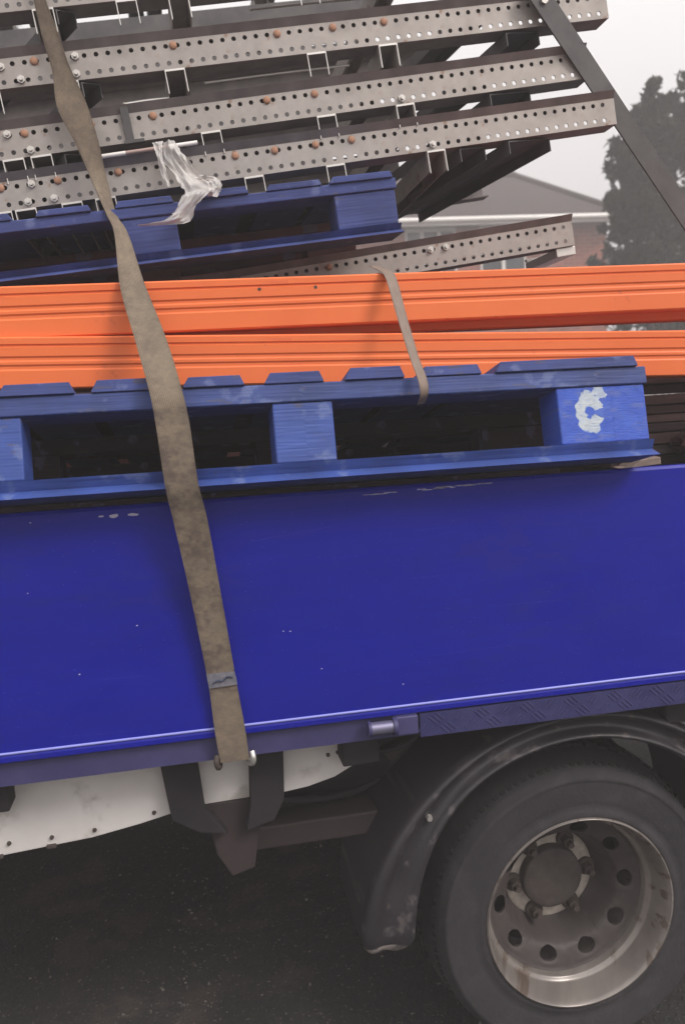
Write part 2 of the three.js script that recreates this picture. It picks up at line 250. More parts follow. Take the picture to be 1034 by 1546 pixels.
part('air_hose', loc(tube([[-0.3, 0.84, -0.3], [-0.1, 0.7, -0.24], [0.1, 0.66, -0.28], [0.3, 0.72, -0.34]], 0.008, 30, 8)), M.chassis, truck);
part('air_hose', loc(tube([[0.02, 0.88, -0.18], [0.12, 0.82, -0.14], [0.2, 0.83, -0.12], [0.28, 0.88, -0.16]], 0.006, 30, 8)), M.chassis, truck);

// mudguard: curved section swept round the wheel, with two ridges and a rounded tongue end
{
  const C = [0.592, 0.372];
  const sec = [[0.508, -0.62], [0.510, -0.3], [0.509, -0.12], [0.508, -0.085], [0.505, -0.066], [0.499, -0.056], [0.492, -0.058], [0.487, -0.069], [0.481, -0.078], [0.47, -0.081], [0.461, -0.077], [0.456, -0.066], [0.451, -0.056], [0.445, -0.056], [0.441, -0.065], [0.44, -0.078], [0.44, -0.11]];
  const NA = 160, a0 = -0.25, a1 = Math.PI + 0.012, pos = [], uv = [], idx = [], n = sec.length;
  for (let i = 0; i <= NA; i++) {
    const t = i / NA, a = a0 + (a1 - a0) * t, end = (a1 - a) * 0.5;  // metres to the tongue's tip
    const q = Math.min(1, end / 0.06), w = Math.sqrt(Math.max(0, 1 - (1 - q) * (1 - q)));
    const lean = sst(2.1, 3.1, a);
    for (let k = 0; k < n; k++) {
      let [r, z] = sec[k];
      z = -0.06 + (z + 0.06) * (1 - 0.5 * lean); r = 0.505 - (0.505 - r) * (1 + 0.75 * lean);
      r = 0.466 + (r - 0.466) * (0.03 + 0.97 * w); z = z * (0.06 + 0.94 * w) + (-0.11) * (0.94 - 0.94 * w);
      pos.push(C[0] + Math.cos(a) * (r + 0.012 * lean), C[1] + Math.sin(a) * r, z); uv.push(a * 0.5, k * 0.014);
    }
  }
  for (let i = 0; i < NA; i++) for (let k = 0; k < n - 1; k++) { const p = i * n + k; idx.push(p, p + 1, p + n, p + 1, p + n + 1, p + n); }
  const g = new THREE.BufferGeometry(); g.setAttribute('position', new THREE.Float32BufferAttribute(pos, 3)); g.setAttribute('uv', new THREE.Float32BufferAttribute(uv, 2)); g.setIndex(idx); g.computeVertexNormals();
  const TOE = 3 * (n - 1) * 6, body = g.clone(), toe = g.clone(); body.setIndex(idx.slice(0, idx.length - TOE)); toe.setIndex(idx.slice(idx.length - TOE));
  M.guard.side = M.guardScuff.side = THREE.DoubleSide;
  const mg = part('mudguard', loc(body), M.guard, truck); part('scuffed_toe', loc(toe), M.guardScuff, mg);
  part('screw', loc(zc(0.0075, 0.006, -0.076, -0.066, 0.236, 0.677, 10)), M.bolt, mg);
  part('screw', loc(zc(0.012, 0.009, -0.082, -0.07, 0.128, 0.49, 10)), M.nut, mg);
  part('screw', loc(zc(0.009, 0.007, -0.082, -0.07, 0.122, 0.452, 10)), M.nut, mg);
  part('guard_stay', loc(prism([[0.16, 0.8], [0.235, 0.825], [0.18, 0.77]], -0.2, -0.17, 0.002)), M.chassisRed, mg);
  part('guard_plate', loc(prism([[0.03, 0.896], [0.24, 0.894], [0.2, 0.8], [0.13, 0.72], [0.07, 0.6], [0.06, 0.55], [0.03, 0.6]], -0.34, -0.32, 0.002)), M.chassis, mg);
}

// wheel: tyre, deep rim, dished disc with hand holes, hub and nuts
function lathe(pts, n = 96) { const g = new THREE.LatheGeometry(pts.map(([r, z]) => V2(r, z)), n); g.rotateX(Math.PI / 2); const p = g.attributes.position, uv = g.attributes.uv; for (let i = 0; i < uv.count; i++) uv.setXY(i, p.getX(i) + p.getZ(i) * 0.5, p.getY(i)); return g; }
function discZ(r) { const P = [[0.0, -0.178], [0.118, -0.178], [0.126, -0.166], [0.134, -0.135], [0.142, -0.107], [0.15, -0.096], [0.166, -0.089], [0.184, -0.083], [0.198, -0.08]]; for (let i = 1; i < P.length; i++) if (r <= P[i][0]) { const t = (r - P[i - 1][0]) / (P[i][0] - P[i - 1][0]); return P[i - 1][1] + (P[i][1] - P[i - 1][1]) * t; } return -0.078; }
function makeWheel(wx, wz, dir) {
  const w = new THREE.Group(); w.name = 'wheel'; w.position.set(wx - 0.6, 0.372, wz + 1.05); w.rotation.y = dir < 0 ? Math.PI : 0; truck.add(w);
  const t = part('tyre', lathe([[0.215, -0.2], [0.222, -0.02], [0.232, 0.004], [0.24, 0.008], [0.25, 0.004], [0.262, 0.0], [0.268, 0.004], [0.274, 0.003], [0.3, 0.008], [0.322, 0.006], [0.324, 0.009], [0.332, 0.008], [0.334, 0.004], [0.343, -0.006], [0.349, -0.016], [0.353, -0.032], [0.358, -0.055], [0.369, -0.12], [0.362, -0.19], [0.355, -0.22], [0.3, -0.235], [0.215, -0.22]]), M.rubber, w);
  const lugs = []; for (let k = 0; k < 110; k++) { const a = k / 110 * Math.PI * 2, g = new RoundedBoxGeometry(0.012, 0.006, 0.018, 1, 0.002); g.rotateX(0.6); g.translate(0, 0.349, -0.024); g.rotateZ(a); lugs.push(g); }
  for (let k = 0; k < 70; k++) for (const z of [-0.115, -0.16]) { const a = (k + (z < -0.1 ? 0.5 : 0)) / 70 * Math.PI * 2, g = new RoundedBoxGeometry(0.026, 0.016, 0.038, 1, 0.002); g.translate(0, 0.364, z); g.rotateZ(a); lugs.push(g); }
  const tr = part('tread_blocks', merge(lugs), M.treadShade, t); tr.userData.kind = 'stuff';
  part('rim', lathe([[0.224, -0.012], [0.2285, 0.002], [0.232, 0.0065], [0.2355, 0.003], [0.2365, -0.003], [0.233, 0.0115], [0.229, 0.009], [0.224, -0.002], [0.2205, -0.014], [0.216, -0.03], [0.2135, -0.05], [0.209, -0.056], [0.204, -0.058], [0.201, -0.062], [0.1995, -0.08], [0.198, -0.2]].slice(0), 120), M.rim, w);
  // dished disc with ten hand holes
  const pos = [], uv = [], idx = [], N = 10, n = 40, R = 5, r0 = 0.118, r1 = 0.199, rc = 0.1645, hr = 0.0185;
  for (let s = 0; s < N; s++) {
    const ac = -2.46869 + s * 2 * Math.PI / N, half = Math.PI / N, b = pos.length / 3;
    for (let ring = 0; ring <= R; ring++) for (let k = 0; k < n; k++) {
      const f = k / n * 4, side = Math.floor(f), q = f - side; let oa, or;
      if (side === 0) { oa = -half + 2 * half * q; or = r0; } else if (side === 1) { oa = half; or = r0 + (r1 - r0) * q; } else if (side === 2) { oa = half - 2 * half * q; or = r1; } else { oa = -half; or = r1 - (r1 - r0) * q; }
      const ang = Math.atan2(or - rc, oa * rc), ir = rc + Math.sin(ang) * hr * 0.95, ia = Math.cos(ang) * hr * 1.25 / rc, tt = ring / R, rr = ir + (or - ir) * tt, aa = ac + ia + (oa - ia) * tt;
      pos.push(Math.cos(aa) * rr, Math.sin(aa) * rr, discZ(rr) - (ring === 0 ? 0.002 : 0)); uv.push(Math.cos(aa) * rr, Math.sin(aa) * rr);
    }
    for (let ring = 0; ring < R; ring++) for (let k = 0; k < n; k++) { const k2 = (k + 1) % n, p = b + ring * n; idx.push(p + k, p + k2, p + n + k, p + k2, p + n + k2, p + n + k); }
    const c = pos.length / 3; // hole walls
    for (let ring = 0; ring < 2; ring++) for (let k = 0; k < n; k++) { const i = (b + k) * 3; pos.push(pos[i], pos[i + 1], pos[i + 2] - ring * 0.008); uv.push(0, 0); }
    for (let k = 0; k < n; k++) { const k2 = (k + 1) % n; idx.push(c + k, c + n + k, c + k2, c + k2, c + n + k, c + n + k2); }
  }
  const g = new THREE.BufferGeometry(); g.setAttribute('position', new THREE.Float32BufferAttribute(pos, 3)); g.setAttribute('uv', new THREE.Float32BufferAttribute(uv, 2)); g.setIndex(idx); g.computeVertexNormals();
  M.disc.side = THREE.DoubleSide; part('disc', g, M.disc, w);
  part('hub_flange', lathe([[0.0, -0.176], [0.1, -0.176], [0.112, -0.177], [0.119, -0.181]], 60), M.hubPale, w);
  part('hub_cap', lathe([[0.0, -0.146], [0.06, -0.146], [0.074, -0.148], [0.0785, -0.153], [0.08, -0.165], [0.081, -0.18]], 60), M.hub, w);
  for (let k = 0; k < 6; k++) {
    const a = k * Math.PI / 3 + 0.06, nn = cyl(0.014, 0.014, 0.024, 6); nn.rotateX(Math.PI / 2); nn.translate(0, 0, -0.158); const ws = cyl(0.022, 0.023, 0.01, 20); ws.rotateX(Math.PI / 2); ws.translate(0, 0, -0.172); const st = cyl(0.008, 0.008, 0.016, 10); st.rotateX(Math.PI / 2); st.translate(0, 0, -0.14);
    const m = part('wheel_nut', merge([nn, ws, st]), M.nut, w); m.position.set(Math.cos(a) * 0.099, Math.sin(a) * 0.099, 0);
  }
  return w;
}
makeWheel(0.602, -0.1075, 1);
makeWheel(0.602, -2.0, -1);
part('inner_tyre', loc((() => { const g = lathe([[0.2, -0.28], [0.3, -0.275], [0.355, -0.29], [0.371, -0.33], [0.371, -0.46], [0.3, -0.5], [0.2, -0.5]], 72); g.translate(0.602, 0.372, -0.1); return g; })()), M.rubber, truck);
part('inner_tyre', loc((() => { const g = lathe([[0.2, 0.0], [0.3, 0.005], [0.355, -0.01], [0.371, -0.05], [0.371, -0.18], [0.3, -0.22], [0.2, -0.22]], 72); g.translate(0.602, 0.372, -1.45); return g; })()), M.rubber, truck);

// ------------------------------------------------------------------ pallets
const markTex = (() => { // white brushed C on the end block
  const W = 384, H = 224, r = rng(5), img = [];
  return tex(W, 1, (u, v, i, j) => {
    let c = mixc([44, 74, 170], [62, 98, 196], fbm(u, v, 6, 5, 701)); c = mixc(c, [98, 104, 160], sst(0.5, 0.75, fbm(u, v, 8, 4, 711)) * 0.5);
    const x = (u * 0.2 - 0.069) / 0.029, y = (v * 0.116 - 0.063) / 0.041; // metres on the block
    const n = (fbm(u, v, 12, 4, 721) - 0.5) * 0.5, rr = Math.hypot(x, y) + n, a = Math.atan2(y, x);
    let m = sst(1.12, 1.0, rr) * sst(0.26, 0.38, rr);
    if (Math.abs(a + 0.05) < 0.26 + n * 0.5 && x > 0.1) m *= 0.12;
    const fx = x - 0.95, fy = y - 1.0; if (Math.hypot(fx * 0.8 + fy * 0.2, fy) + n < 0.42) m = Math.max(m, 0.9);
    m *= 0.8 + 0.3 * fbm(u, v, 24, 3, 731);
    return mixc(c, [186, 194, 200], Math.min(1, m));
  }, true, H);
})();
markTex.wrapS = markTex.wrapT = THREE.ClampToEdgeWrapping; markTex.repeat.set(1, 1);
function deckEnd(x0, x1, y0, y1, z0, z1) { const c = Math.min(0.016, (y1 - y0) * 0.8); return prism([[x0, y0], [x1, y0], [x1, y0 + 0.003], [x1 - c * 0.45, y1], [x0 + c * 0.7, y1], [x0, y0 + 0.003]], z0, z1, 0.0012); }
function makePallet(label, pos, tilt, roll, spec) {
  const p = thing('wooden_pallet', label, 'pallet', pos, null); p.rotation.set(tilt, 0, roll, 'ZYX');
  const { X0, X1, blocks, decks, D, mats } = spec, h = spec.h;
  for (const [zf, zb] of [[0, -0.1], [-D / 2 + 0.05, -D / 2 - 0.05], [-D + 0.1, -D]]) {
    const front = zf === 0;
    const bb = prism([[-(zb), 0], [-(zf) - (front ? 0.016 : 0), 0], [-(zf) + (front ? 0.012 : 0), h * 0.075], [-(zf), h * 0.165], [-(zb), h * 0.165]].map(([z, y]) => [z, y]), 0, X1 - X0); bb.rotateY(Math.PI / 2); bb.translate(X0, 0, 0);
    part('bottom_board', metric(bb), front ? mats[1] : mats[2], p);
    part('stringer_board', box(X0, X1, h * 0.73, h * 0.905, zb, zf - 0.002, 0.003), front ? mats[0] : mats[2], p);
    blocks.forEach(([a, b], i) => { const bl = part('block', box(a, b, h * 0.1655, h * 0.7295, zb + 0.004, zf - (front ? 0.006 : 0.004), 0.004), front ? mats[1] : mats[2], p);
      if (front && spec.mark && i === blocks.length - 1) { bl.material = new THREE.MeshStandardMaterial({ map: markTex, roughness: 0.62, bumpMap: grainBump, bumpScale: 0.001 }); bl.userData.label = 'blue end block with a rough white painted C'; const g = bl.geometry, P = g.attributes.position, U = g.attributes.uv; for (let k = 0; k < P.count; k++) U.setXY(k, (P.getX(k) - a) / (b - a), (P.getY(k) - h * 0.1655) / (h * 0.564)); } });
  }
  part('dark_gap_sheet', box(X0 + 0.01, X1 - 0.02, h * 1.03, h * 1.06, -D + 0.01, -0.13, 0.001), M.palletShade, p);  // added dark sheet, so the gaps between deck boards read as shade
  decks.forEach(([a, b], i) => part('deck_board', deckEnd(a, b, h * 0.907, h * (1 + (i % 3) * 0.008), -D, 0.001 + (i % 2) * 0.003), mats[3], p));
  return p;
}
makePallet('worn blue wooden pallet with a white C on its end block, below the orange beams', [0, 1.447, 0.06], -0.19, 0.0, { X0: -0.705, X1: 0.71, h: 0.205, D: 1.0, mark: true, blocks: [[-0.705, -0.51], [-0.06, 0.056], [0.512, 0.704]], decks: [[-0.70, -0.57], [-0.545, -0.415], [-0.385, -0.25], [-0.221, -0.109], [-0.07, 0.042], [0.084, 0.2], [0.233, 0.357], [0.387, 0.69]], mats: [M.pallet, M.palletLight, M.palletShade, M.palletOld] });
makePallet('dull blue wooden pallet tilted on top of the orange beams under the grey racking', [0, 1.93, -0.25], 0.03, 0.1, { X0: -0.98, X1: 0.288, h: 0.132, D: 1.0, blocks: [[-0.98, -0.86], [-0.315, -0.2], [0.145, 0.284]], decks: [[-0.96, -0.85], [-0.8, -0.69], [-0.64, -0.53], [-0.48, -0.37], [-0.32, -0.2], [-0.15, -0.04], [0.0, 0.12], [0.14, 0.28]], mats: [M.palletOld, M.palletOld, M.palletVeil, M.palletOld] });

// ------------------------------------------------------------------ orange beams: ribbed box sections
function beamGeo(x0, x1) {
  const h = 0.1, g = 0.006, d = -0.05;
  const pr = [[d, 0], [-0.003, 0], [0, 0.003], [0, 0.035], [-0.0024, 0.0385], [-0.0024, 0.0435], [0, 0.047], [0, 0.052], [-0.0024, 0.0555], [-0.0024, 0.0595], [0, 0.063], [0, 0.08], [-0.003, 0.0815], [-0.003, 0.0845], [0, 0.086], [0, 0.097], [-0.003, h], [d, h]];
  return rail(pr, x0, x1);
}
const bg = beamGeo(-1.75, 1.6);
[['upper orange ribbed racking beam along the front of the load', 0.006, 1.7485, -0.117, 0.0075], ['lower orange ribbed racking beam just above the pallet top', 0, 1.7325 - 0.1, -0.105, -0.0285],
  ['orange racking beam behind the upper front beam', 0, 1.735, -0.2, 0.004], ['orange racking beam behind the lower front beam', 0, 1.632, -0.19, -0.027]].forEach(([label, x, y, z, r], i) => {
  const t = thing('racking_beam', label, 'beam', [x, y, z], null); t.rotation.z = r;
  part('section', bg, M.orange, t);
  part('end_plate', box(1.601, 1.607, -0.03, 0.13, -0.056, 0.004, 0.001), M.orange, t);
  part('end_plate', box(-1.757, -1.751, -0.03, 0.13, -0.056, 0.004, 0.001), M.orange, t);
  if (i === 0) for (const x of [-0.06, 0.055]) part('bolt_hole', zc(0.0035, 0.0035, -0.0015, 0.0006, x, 0.077, 10), M.nut, t);
});

// ------------------------------------------------------------------ grey racking frames
function webGeo(x0, x1, h, pitch, rTop, rBot, r, off) {
  const s = shape([[x0, 0], [x1, 0], [x1, h], [x0, h]]);
  for (const y of [rBot, rTop]) for (let x = Math.ceil((x0 + 0.012) / pitch) * pitch + off; x < x1 - 0.008; x += pitch) { const p = new THREE.Path(); const n = 9; for (let k = 0; k <= n; k++) { const a = -k / n * Math.PI * 2; k ? p.lineTo(x + Math.cos(a) * r, y + Math.sin(a) * r) : p.moveTo(x + r, y); } s.holes.push(p); }
  const g = new THREE.ExtrudeGeometry(s, { depth: 0.003, bevelEnabled: false, curveSegments: 1 }); g.translate(0, 0, -0.003); return metric(g);
}
const HW = 0.06, HL = 0.016;
function channel(w, h, t, L) { // open-bottomed brace section running from z=0 to z=-L, top at y=0
  const g = prism([[-w / 2, -h], [-w / 2 + t, -h], [-w / 2 + t, -t], [w / 2 - t, -t], [w / 2 - t, -h], [w / 2, -h], [w / 2, 0], [-w / 2, 0]], -L, 0); return g;
}
function makeRack(label, x0, x1, y, z, slope, D, ties, diags, rivets, bolts, off, litEdges = []) {
  const t = thing('rack_frame', label, 'rack frame', [0, y, z], null); t.rotation.z = Math.atan(slope);
  const flangeTop = rail([[0.0, HW], [0.012, HW + HL], [0.009, HW + HL], [-0.003, HW + 0.002]], x0, x1);
  const back = rail([[-0.003, HW + HL - 0.004], [-0.06, HW + HL - 0.004], [-0.06, 0.05], [-0.063, 0.05], [-0.063, HW + HL], [-0.003, HW + HL]], x0, x1);
  const fb = rail([[-0.003, -0.0], [-0.003, 0.003], [-0.06, 0.003], [-0.06, 0.022], [-0.063, 0.022], [-0.063, 0]], x0, x1);
  const xf = x1 - (y > 2.2 ? 0.3 : 0.1);
  const u = part('upright', webGeo(x0, x1, HW, 0.025, 0.048, 0.0125, 0.0052, off), M.galv, t);
  part('lip', flangeTop, M.lip, u); part('flange', merge([back, fb]), M.lip, u);
  const far = part('upright', webGeo(x0, xf, HW, 0.05, 0.048, 0.0125, 0.006, off), M.galv, t); far.position.z = -D;
  part('flange', rail([[0.0, 0.0], [0.05, 0.0], [0.05, 0.003], [0.003, 0.003], [0.003, HW], [0.05, HW], [0.05, HW + 0.003], [0, HW + 0.003]].map(([a, b]) => [a, b]), x0, xf), M.lip, far);
  for (const x of ties) { const b = part('tie', channel(0.044, 0.046, 0.0022, D), M.galv, t); b.position.set(x, -0.0005, -0.002); }
  for (const [xa, xb, w] of diags) { const L = Math.hypot(xb - xa, D), b = part('brace', channel(w ?? 0.044, 0.03, 0.0022, L), M.steelDark, t); b.position.set(xa, -0.004, -0.012); b.rotation.y = Math.atan2(-(xb - xa), D); }
  for (const x of litEdges) part('clip', prism([[x - 0.022, -0.05], [x - 0.0203, -0.05], [x - 0.0203, -0.004], [x + 0.0203, -0.004], [x + 0.0203, -0.05], [x + 0.022, -0.05], [x + 0.022, 0], [x - 0.022, 0]].map(([a, b]) => [a, b - 0.001]), 0.0005, 0.004), M.galvBright, t);  // bright outlines painted in for the lit edges of the tie channels
  for (const x of rivets) part('rivet', (() => { const s = new THREE.SphereGeometry(0.0085, 14, 8); s.scale(1, 1, 0.55); s.translate(x, 0.048, 0.001); return s; })(), M.rust, t);
  for (const [x, yy] of bolts) part('bolt', merge([zc(0.0085, 0.0085, 0, 0.005, x, yy, 6), zc(0.0045, 0.0045, 0.005, 0.011, x, yy, 8)]), M.bolt, t);
  return t;
}
const X0 = -1.75, S = 0.131;
const rk = [
  ['topmost grey perforated rack frame, cut off by the top edge', 0.88, 2.512, 0.13, [-0.95, -0.455, -0.168, 0.3], [[-0.41, -0.8], [0.62, 0.52, 0.09]], [-0.5, -0.2, 0.1], [], 0],
  ['second grey rack frame from the top, longest at the right end', 0.853, 2.360, 0.129, [-0.97, -0.416, -0.187, 0.3], [[-0.37, -0.75], [0.635, 0.53, 0.09]], [-0.476, 0.052, 0.18, 0.3, -0.18], [[-0.545, 0.043], [-0.51, 0.014], [-0.395, 0.0125], [-0.39, 0.048]], 0.004],
  ['third grey rack frame from the top, split by a dark joint', 0.80, 2.222, 0.139, [-0.95, -0.487, -0.545, 0.335], [[-0.42, -0.8], [0.6, 0.5, 0.11]], [-0.51, -0.37, -0.235, 0.02, 0.13], [[-0.505, 0.0125], [-0.545, 0.05], [0.33, 0.012]], 0.009],
  ['lowest big grey rack frame, resting on the dull blue pallet', 0.87, 2.113, 0.132, [-0.98, -0.529, -0.431, -0.359, 0.405], [[-0.36, -0.78], [0.645, 0.5, 0.12], [0.5, 0.36, 0.07]], [-0.57, -0.45, -0.32, -0.06, 0.03, 0.125, 0.21], [[-0.505, 0.048], [-0.52, 0.0125], [-0.465, 0.0125], [-0.355, 0.014], [0.4, 0.0125]], 0.014]];
rk.forEach(([label, x1, y, s, ties, di, rv, bo, off]) => makeRack(label, X0, x1, y, -0.35, s, 0.66, ties, di, rv, bo, off, [...ties.filter((q) => q > -0.7), off * 18 - 0.28, 0.12 + off * 3, -0.58].filter((q, i, a) => a.findIndex((w) => Math.abs(w - q) < 0.046) === i)));
makeRack('grey perforated rack frame lying low between the orange beams and the brick house', -0.9, 0.803, 1.853, -0.45, 0.1375, 0.7, [-0.6, 0.05], [[-0.1, -0.5]], [-0.05, 0.16], [[0.42, 0.048], [0.46, 0.048]], 0.003);
{ const t = thing('steel_offcut', 'pale steel offcut below the right end of the low grey rack frame', 'steel offcut', [0.776, 1.948, -0.46]); t.rotation.z = 0.13; part('plate', box(-0.027, 0.026, -0.011, 0.011, -0.2, 0, 0.002), M.galvBright, t); part('fold', box(-0.027, 0.026, 0.0115, 0.02, -0.2, -0.19, 0.002), M.galv, t); }
{ // dark joint over the third frame
  const t = thing('splice_strap', 'narrow grey steel splice wrapped over the third rack frame', 'steel splice', [-0.292, 2.187, -0.347]); t.rotation.z = 0.139;
  part('plate', box(-0.009, 0.009, -0.004, 0.068, 0.001, 0.006, 0.001), M.steelDark, t); part('tab', box(-0.014, 0.03, -0.012, -0.0045, 0.0, 0.012, 0.001), M.steelDark, t);
}
// loose thin rods and flats caught in the gaps
[['thin bright steel rod above the second rack frame, left of the strap', -0.62, -0.44, 2.462, -0.42, 0.13, 0.0026], ['short pale steel flat above the second rack frame, right of the strap', -0.28, -0.17, 2.468, -0.46, 0.12, 0.004],
  ['long grey steel rod between the second and third rack frames', -0.12, 0.22, 2.342, -0.4, 0.13, 0.0026], ['bent grey rod between the two lowest big rack frames', -0.08, 0.1, 2.182, -0.4, 0.136, 0.0024],
  ['grey steel flat between the second and third rack frames near the dark joint', -0.3, -0.2, 2.31, -0.38, 0.14, 0.004], ['slim steel rod above the second rack frame near the middle', 0.0, 0.3, 2.5, -0.43, 0.12, 0.0028]].forEach(([label, a, b, y, z, r, q], i) => {
  const t = thing('steel_rod', label, 'steel rod', [a, y + a * 0.13, z]); t.rotation.z = r; const L = b - a;
  part('rod', tube(i === 3 ? [[0, 0, 0], [L * 0.4, 0.004, 0], [L * 0.75, 0, 0], [L, -0.016, 0.01]] : [[0, 0, 0], [L * 0.5, 0.001, 0], [L, 0, 0]], q, 16, 8), i % 2 ? M.galv : M.galvBright, t);
  part('tip', (() => { const g = new THREE.SphereGeometry(q * 1.25, 10, 8); g.translate(0, 0, 0); return g; })(), M.galv, t);
});
// second stack of dark frames on the far half of the bed
for (let k = 0; k < 9; k++) {
  const t = thing('dark_rack_frame', ['undermost', 'second', 'third', 'fourth', 'fifth', 'sixth', 'seventh', 'eighth', 'topmost'][k] + ' dark steel frame, counted upwards, in the stack behind the grey racking', 'rack frame', [0, 1.93 + k * 0.15, -1.36]); t.rotation.z = 0.125;
  const x1 = (k > 3 ? 0.36 : k < 3 ? -0.02 : 0.12) + [0.1, 0.05, 0.16, 0.02, 0.12, 0.07, 0.18, 0.05, 0.1][k];
  const c = rail([[0, 0], [0.04, 0], [0.04, 0.004], [0.004, 0.004], [0.004, 0.09], [0.04, 0.09], [0.04, 0.094], [0, 0.094]].map(([a, b]) => [-a, b]), -1.9, x1);
  part('upright', c, M.steelDark, t); const f = part('upright', c, M.steelDark, t); f.position.z = -0.7;
  for (let q = 0; q < 5; q++) { const b = part('tie', channel(0.05, 0.05, 0.003, 0.66), q % 2 ? M.steelDark : M.galv, t); b.position.set(-1.6 + q * 0.42 + (k % 3) * 0.06, -0.001, -0.042); }
}
{ // long dark bar crossing down over the tree
  const a = V3(0.655, 2.545, -0.318), b = V3(1.115, 2.015, -0.40), L = a.distanceTo(b);
  const t = thing('angle_bar', 'long dark steel bar slanting down to the right in front of the tree', 'steel bar', a.toArray());
  const g = rail([[0, 0], [0, -0.052], [-0.005, -0.052], [-0.005, -0.005], [-0.045, -0.005], [-0.045, 0]], 0, L);
  t.quaternion.setFromUnitVectors(V3(1, 0, 0), b.clone().sub(a).normalize()); part('bar', g, M.steelDark, t);
  part('bolt', zc(0.009, 0.009, -0.003, 0.006, 0.05, -0.026, 6), M.bolt, t);
}
{ // white tube between the frames
  const t = thing('plastic_tube', 'thin white tube lying between the third rack frame and the lowest one', 'tube', [-0.36, 2.145, -0.33]); t.rotation.z = 0.142;
  const q = (x0, x1, r) => { const g = cyl(r, r, x1 - x0, 14); g.rotateZ(Math.PI / 2); g.translate((x0 + x1) / 2, 0, 0); return g; };
  part('white_end', q(0, 0.057, 0.0045), M.plasticWhite, t); part('middle', q(0.057, 0.15, 0.0042), M.tubeDull, t); part('white_end', q(0.15, 0.214, 0.0045), M.plasticWhite, t);
}

// ------------------------------------------------------------------ straps
function ribbon(st, th, sub) {
  const L = new THREE.CatmullRomCurve3(st.map((s) => V3(s[0], s[1], s[4])), false, 'centripetal'), R = new THREE.CatmullRomCurve3(st.map((s) => V3(s[2], s[3], s[5] ?? s[4])), false, 'centripetal');
  const pos = [], uv = [], idx = [], n = st.length - 1, N = n * sub, K = 6; let len = 0, prev;
  const at = (c, t) => { const p = V3(); c.getPoint(t, p); return p; };
  const rows = []; for (let i = 0; i <= N; i++) rows.push([at(L, i / N), at(R, i / N)]);
  rows.forEach(([a, b], i) => {
    const m = a.clone().add(b).multiplyScalar(0.5); if (prev) len += m.distanceTo(prev); prev = m;
    const nx = rows[Math.min(N, i + 1)], pv = rows[Math.max(0, i - 1)], tan = nx[0].clone().add(nx[1]).sub(pv[0]).sub(pv[1]).normalize(), nn = b.clone().sub(a).cross(tan).normalize(); if (nn.z < 0) nn.negate();
    for (let s = 0; s < 2; s++) for (let k = 0; k <= K; k++) { const p = a.clone().lerp(b, k / K).addScaledVector(nn, s ? -th : 0); pos.push(p.x, p.y, p.z); uv.push(k / K * 0.05, len); }
  });
  const w = 2 * (K + 1);
  for (let i = 0; i < N; i++) { const p = i * w, q = p + w; for (let k = 0; k < K; k++) { idx.push(p + k, p + k + 1, q + k, p + k + 1, q + k + 1, q + k); const o = K + 1; idx.push(p + o + k, q + o + k, p + o + k + 1, p + o + k + 1, q + o + k, q + o + k + 1); } for (const k of [0, K]) { const o = K + 1; idx.push(p + k, q + k, p + o + k, q + k, q + o + k, p + o + k); } }
  const g = new THREE.BufferGeometry(); g.setAttribute('position', new THREE.Float32BufferAttribute(pos, 3)); g.setAttribute('uv', new THREE.Float32BufferAttribute(uv, 2)); g.setIndex(idx); const q = g.toNonIndexed(); q.computeVertexNormals(); g.computeVertexNormals(); return g;
}
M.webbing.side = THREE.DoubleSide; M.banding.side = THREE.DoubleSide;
{
  const t = thing('ratchet_strap', 'dirty tan webbing strap twisting down over racking, beams, pallet and dropside', 'strap');
  const st = [[-0.480, 2.56, -0.452, 2.562, -0.33, -0.32], [-0.465, 2.459, -0.441, 2.462, -0.33, -0.315], [-0.455, 2.388, -0.422, 2.392, -0.325, -0.31], [-0.440, 2.316, -0.403, 2.321, -0.32, -0.305], [-0.435, 2.239, -0.375, 2.247, -0.31, -0.3], [-0.404, 2.163, -0.357, 2.169, -0.3, -0.29], [-0.376, 2.085, -0.345, 2.089, -0.28, -0.29], [-0.347, 2.001, -0.328, 2.003, -0.23, -0.25], [-0.335, 1.967, -0.311, 1.969, -0.2, -0.22], [-0.325, 1.831, -0.278, 1.836, -0.09], [-0.301, 1.720, -0.245, 1.724, 0], [-0.279, 1.613, -0.222, 1.617, 0.075], [-0.274, 1.563, -0.215, 1.567, 0.08], [-0.266, 1.450, -0.207, 1.453, 0.08], [-0.258, 1.392, -0.197, 1.395, 0.06], [-0.238, 1.245, -0.181, 1.247, 0.035], [-0.217, 1.063, -0.163, 1.063, 0.02], [-0.211, 0.957, -0.152, 0.957, 0.014], [-0.205, 0.897, -0.148, 0.897, 0.010]];
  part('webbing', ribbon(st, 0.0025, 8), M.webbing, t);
  part('sewn_end', ribbon([[-0.2195, 1.083, -0.1655, 1.083, 0.0245], [-0.2175, 1.066, -0.1625, 1.066, 0.0235], [-0.216, 1.054, -0.1615, 1.056, 0.0228]], 0.0022, 4), std({ map: tex(128, 0.05, (u, v) => mixc([92, 92, 104], [130, 128, 134], fbm(u, v, 8, 4, 801))), roughness: 0.9 }), t);
  part('stitching', tube([[-0.209, 1.064, 0.026], [-0.198, 1.069, 0.026], [-0.19, 1.067, 0.0262], [-0.18, 1.075, 0.0262], [-0.17, 1.072, 0.0258]], 0.0016, 20, 6), std({ color: 0x3d4258, roughness: 0.8 }), t);
  for (const [x, d] of [[-0.211, 1], [-0.142, -1]]) part('hook', tube([[x, 0.912, 0.006], [x - 0.002 * d, 0.9, 0.012], [x, 0.888, 0.008], [x + 0.004 * d, 0.882, -0.01], [x + 0.006 * d, 0.89, -0.03]], 0.0055, 20, 10), d > 0 ? M.nut : M.galvBright, t);
}
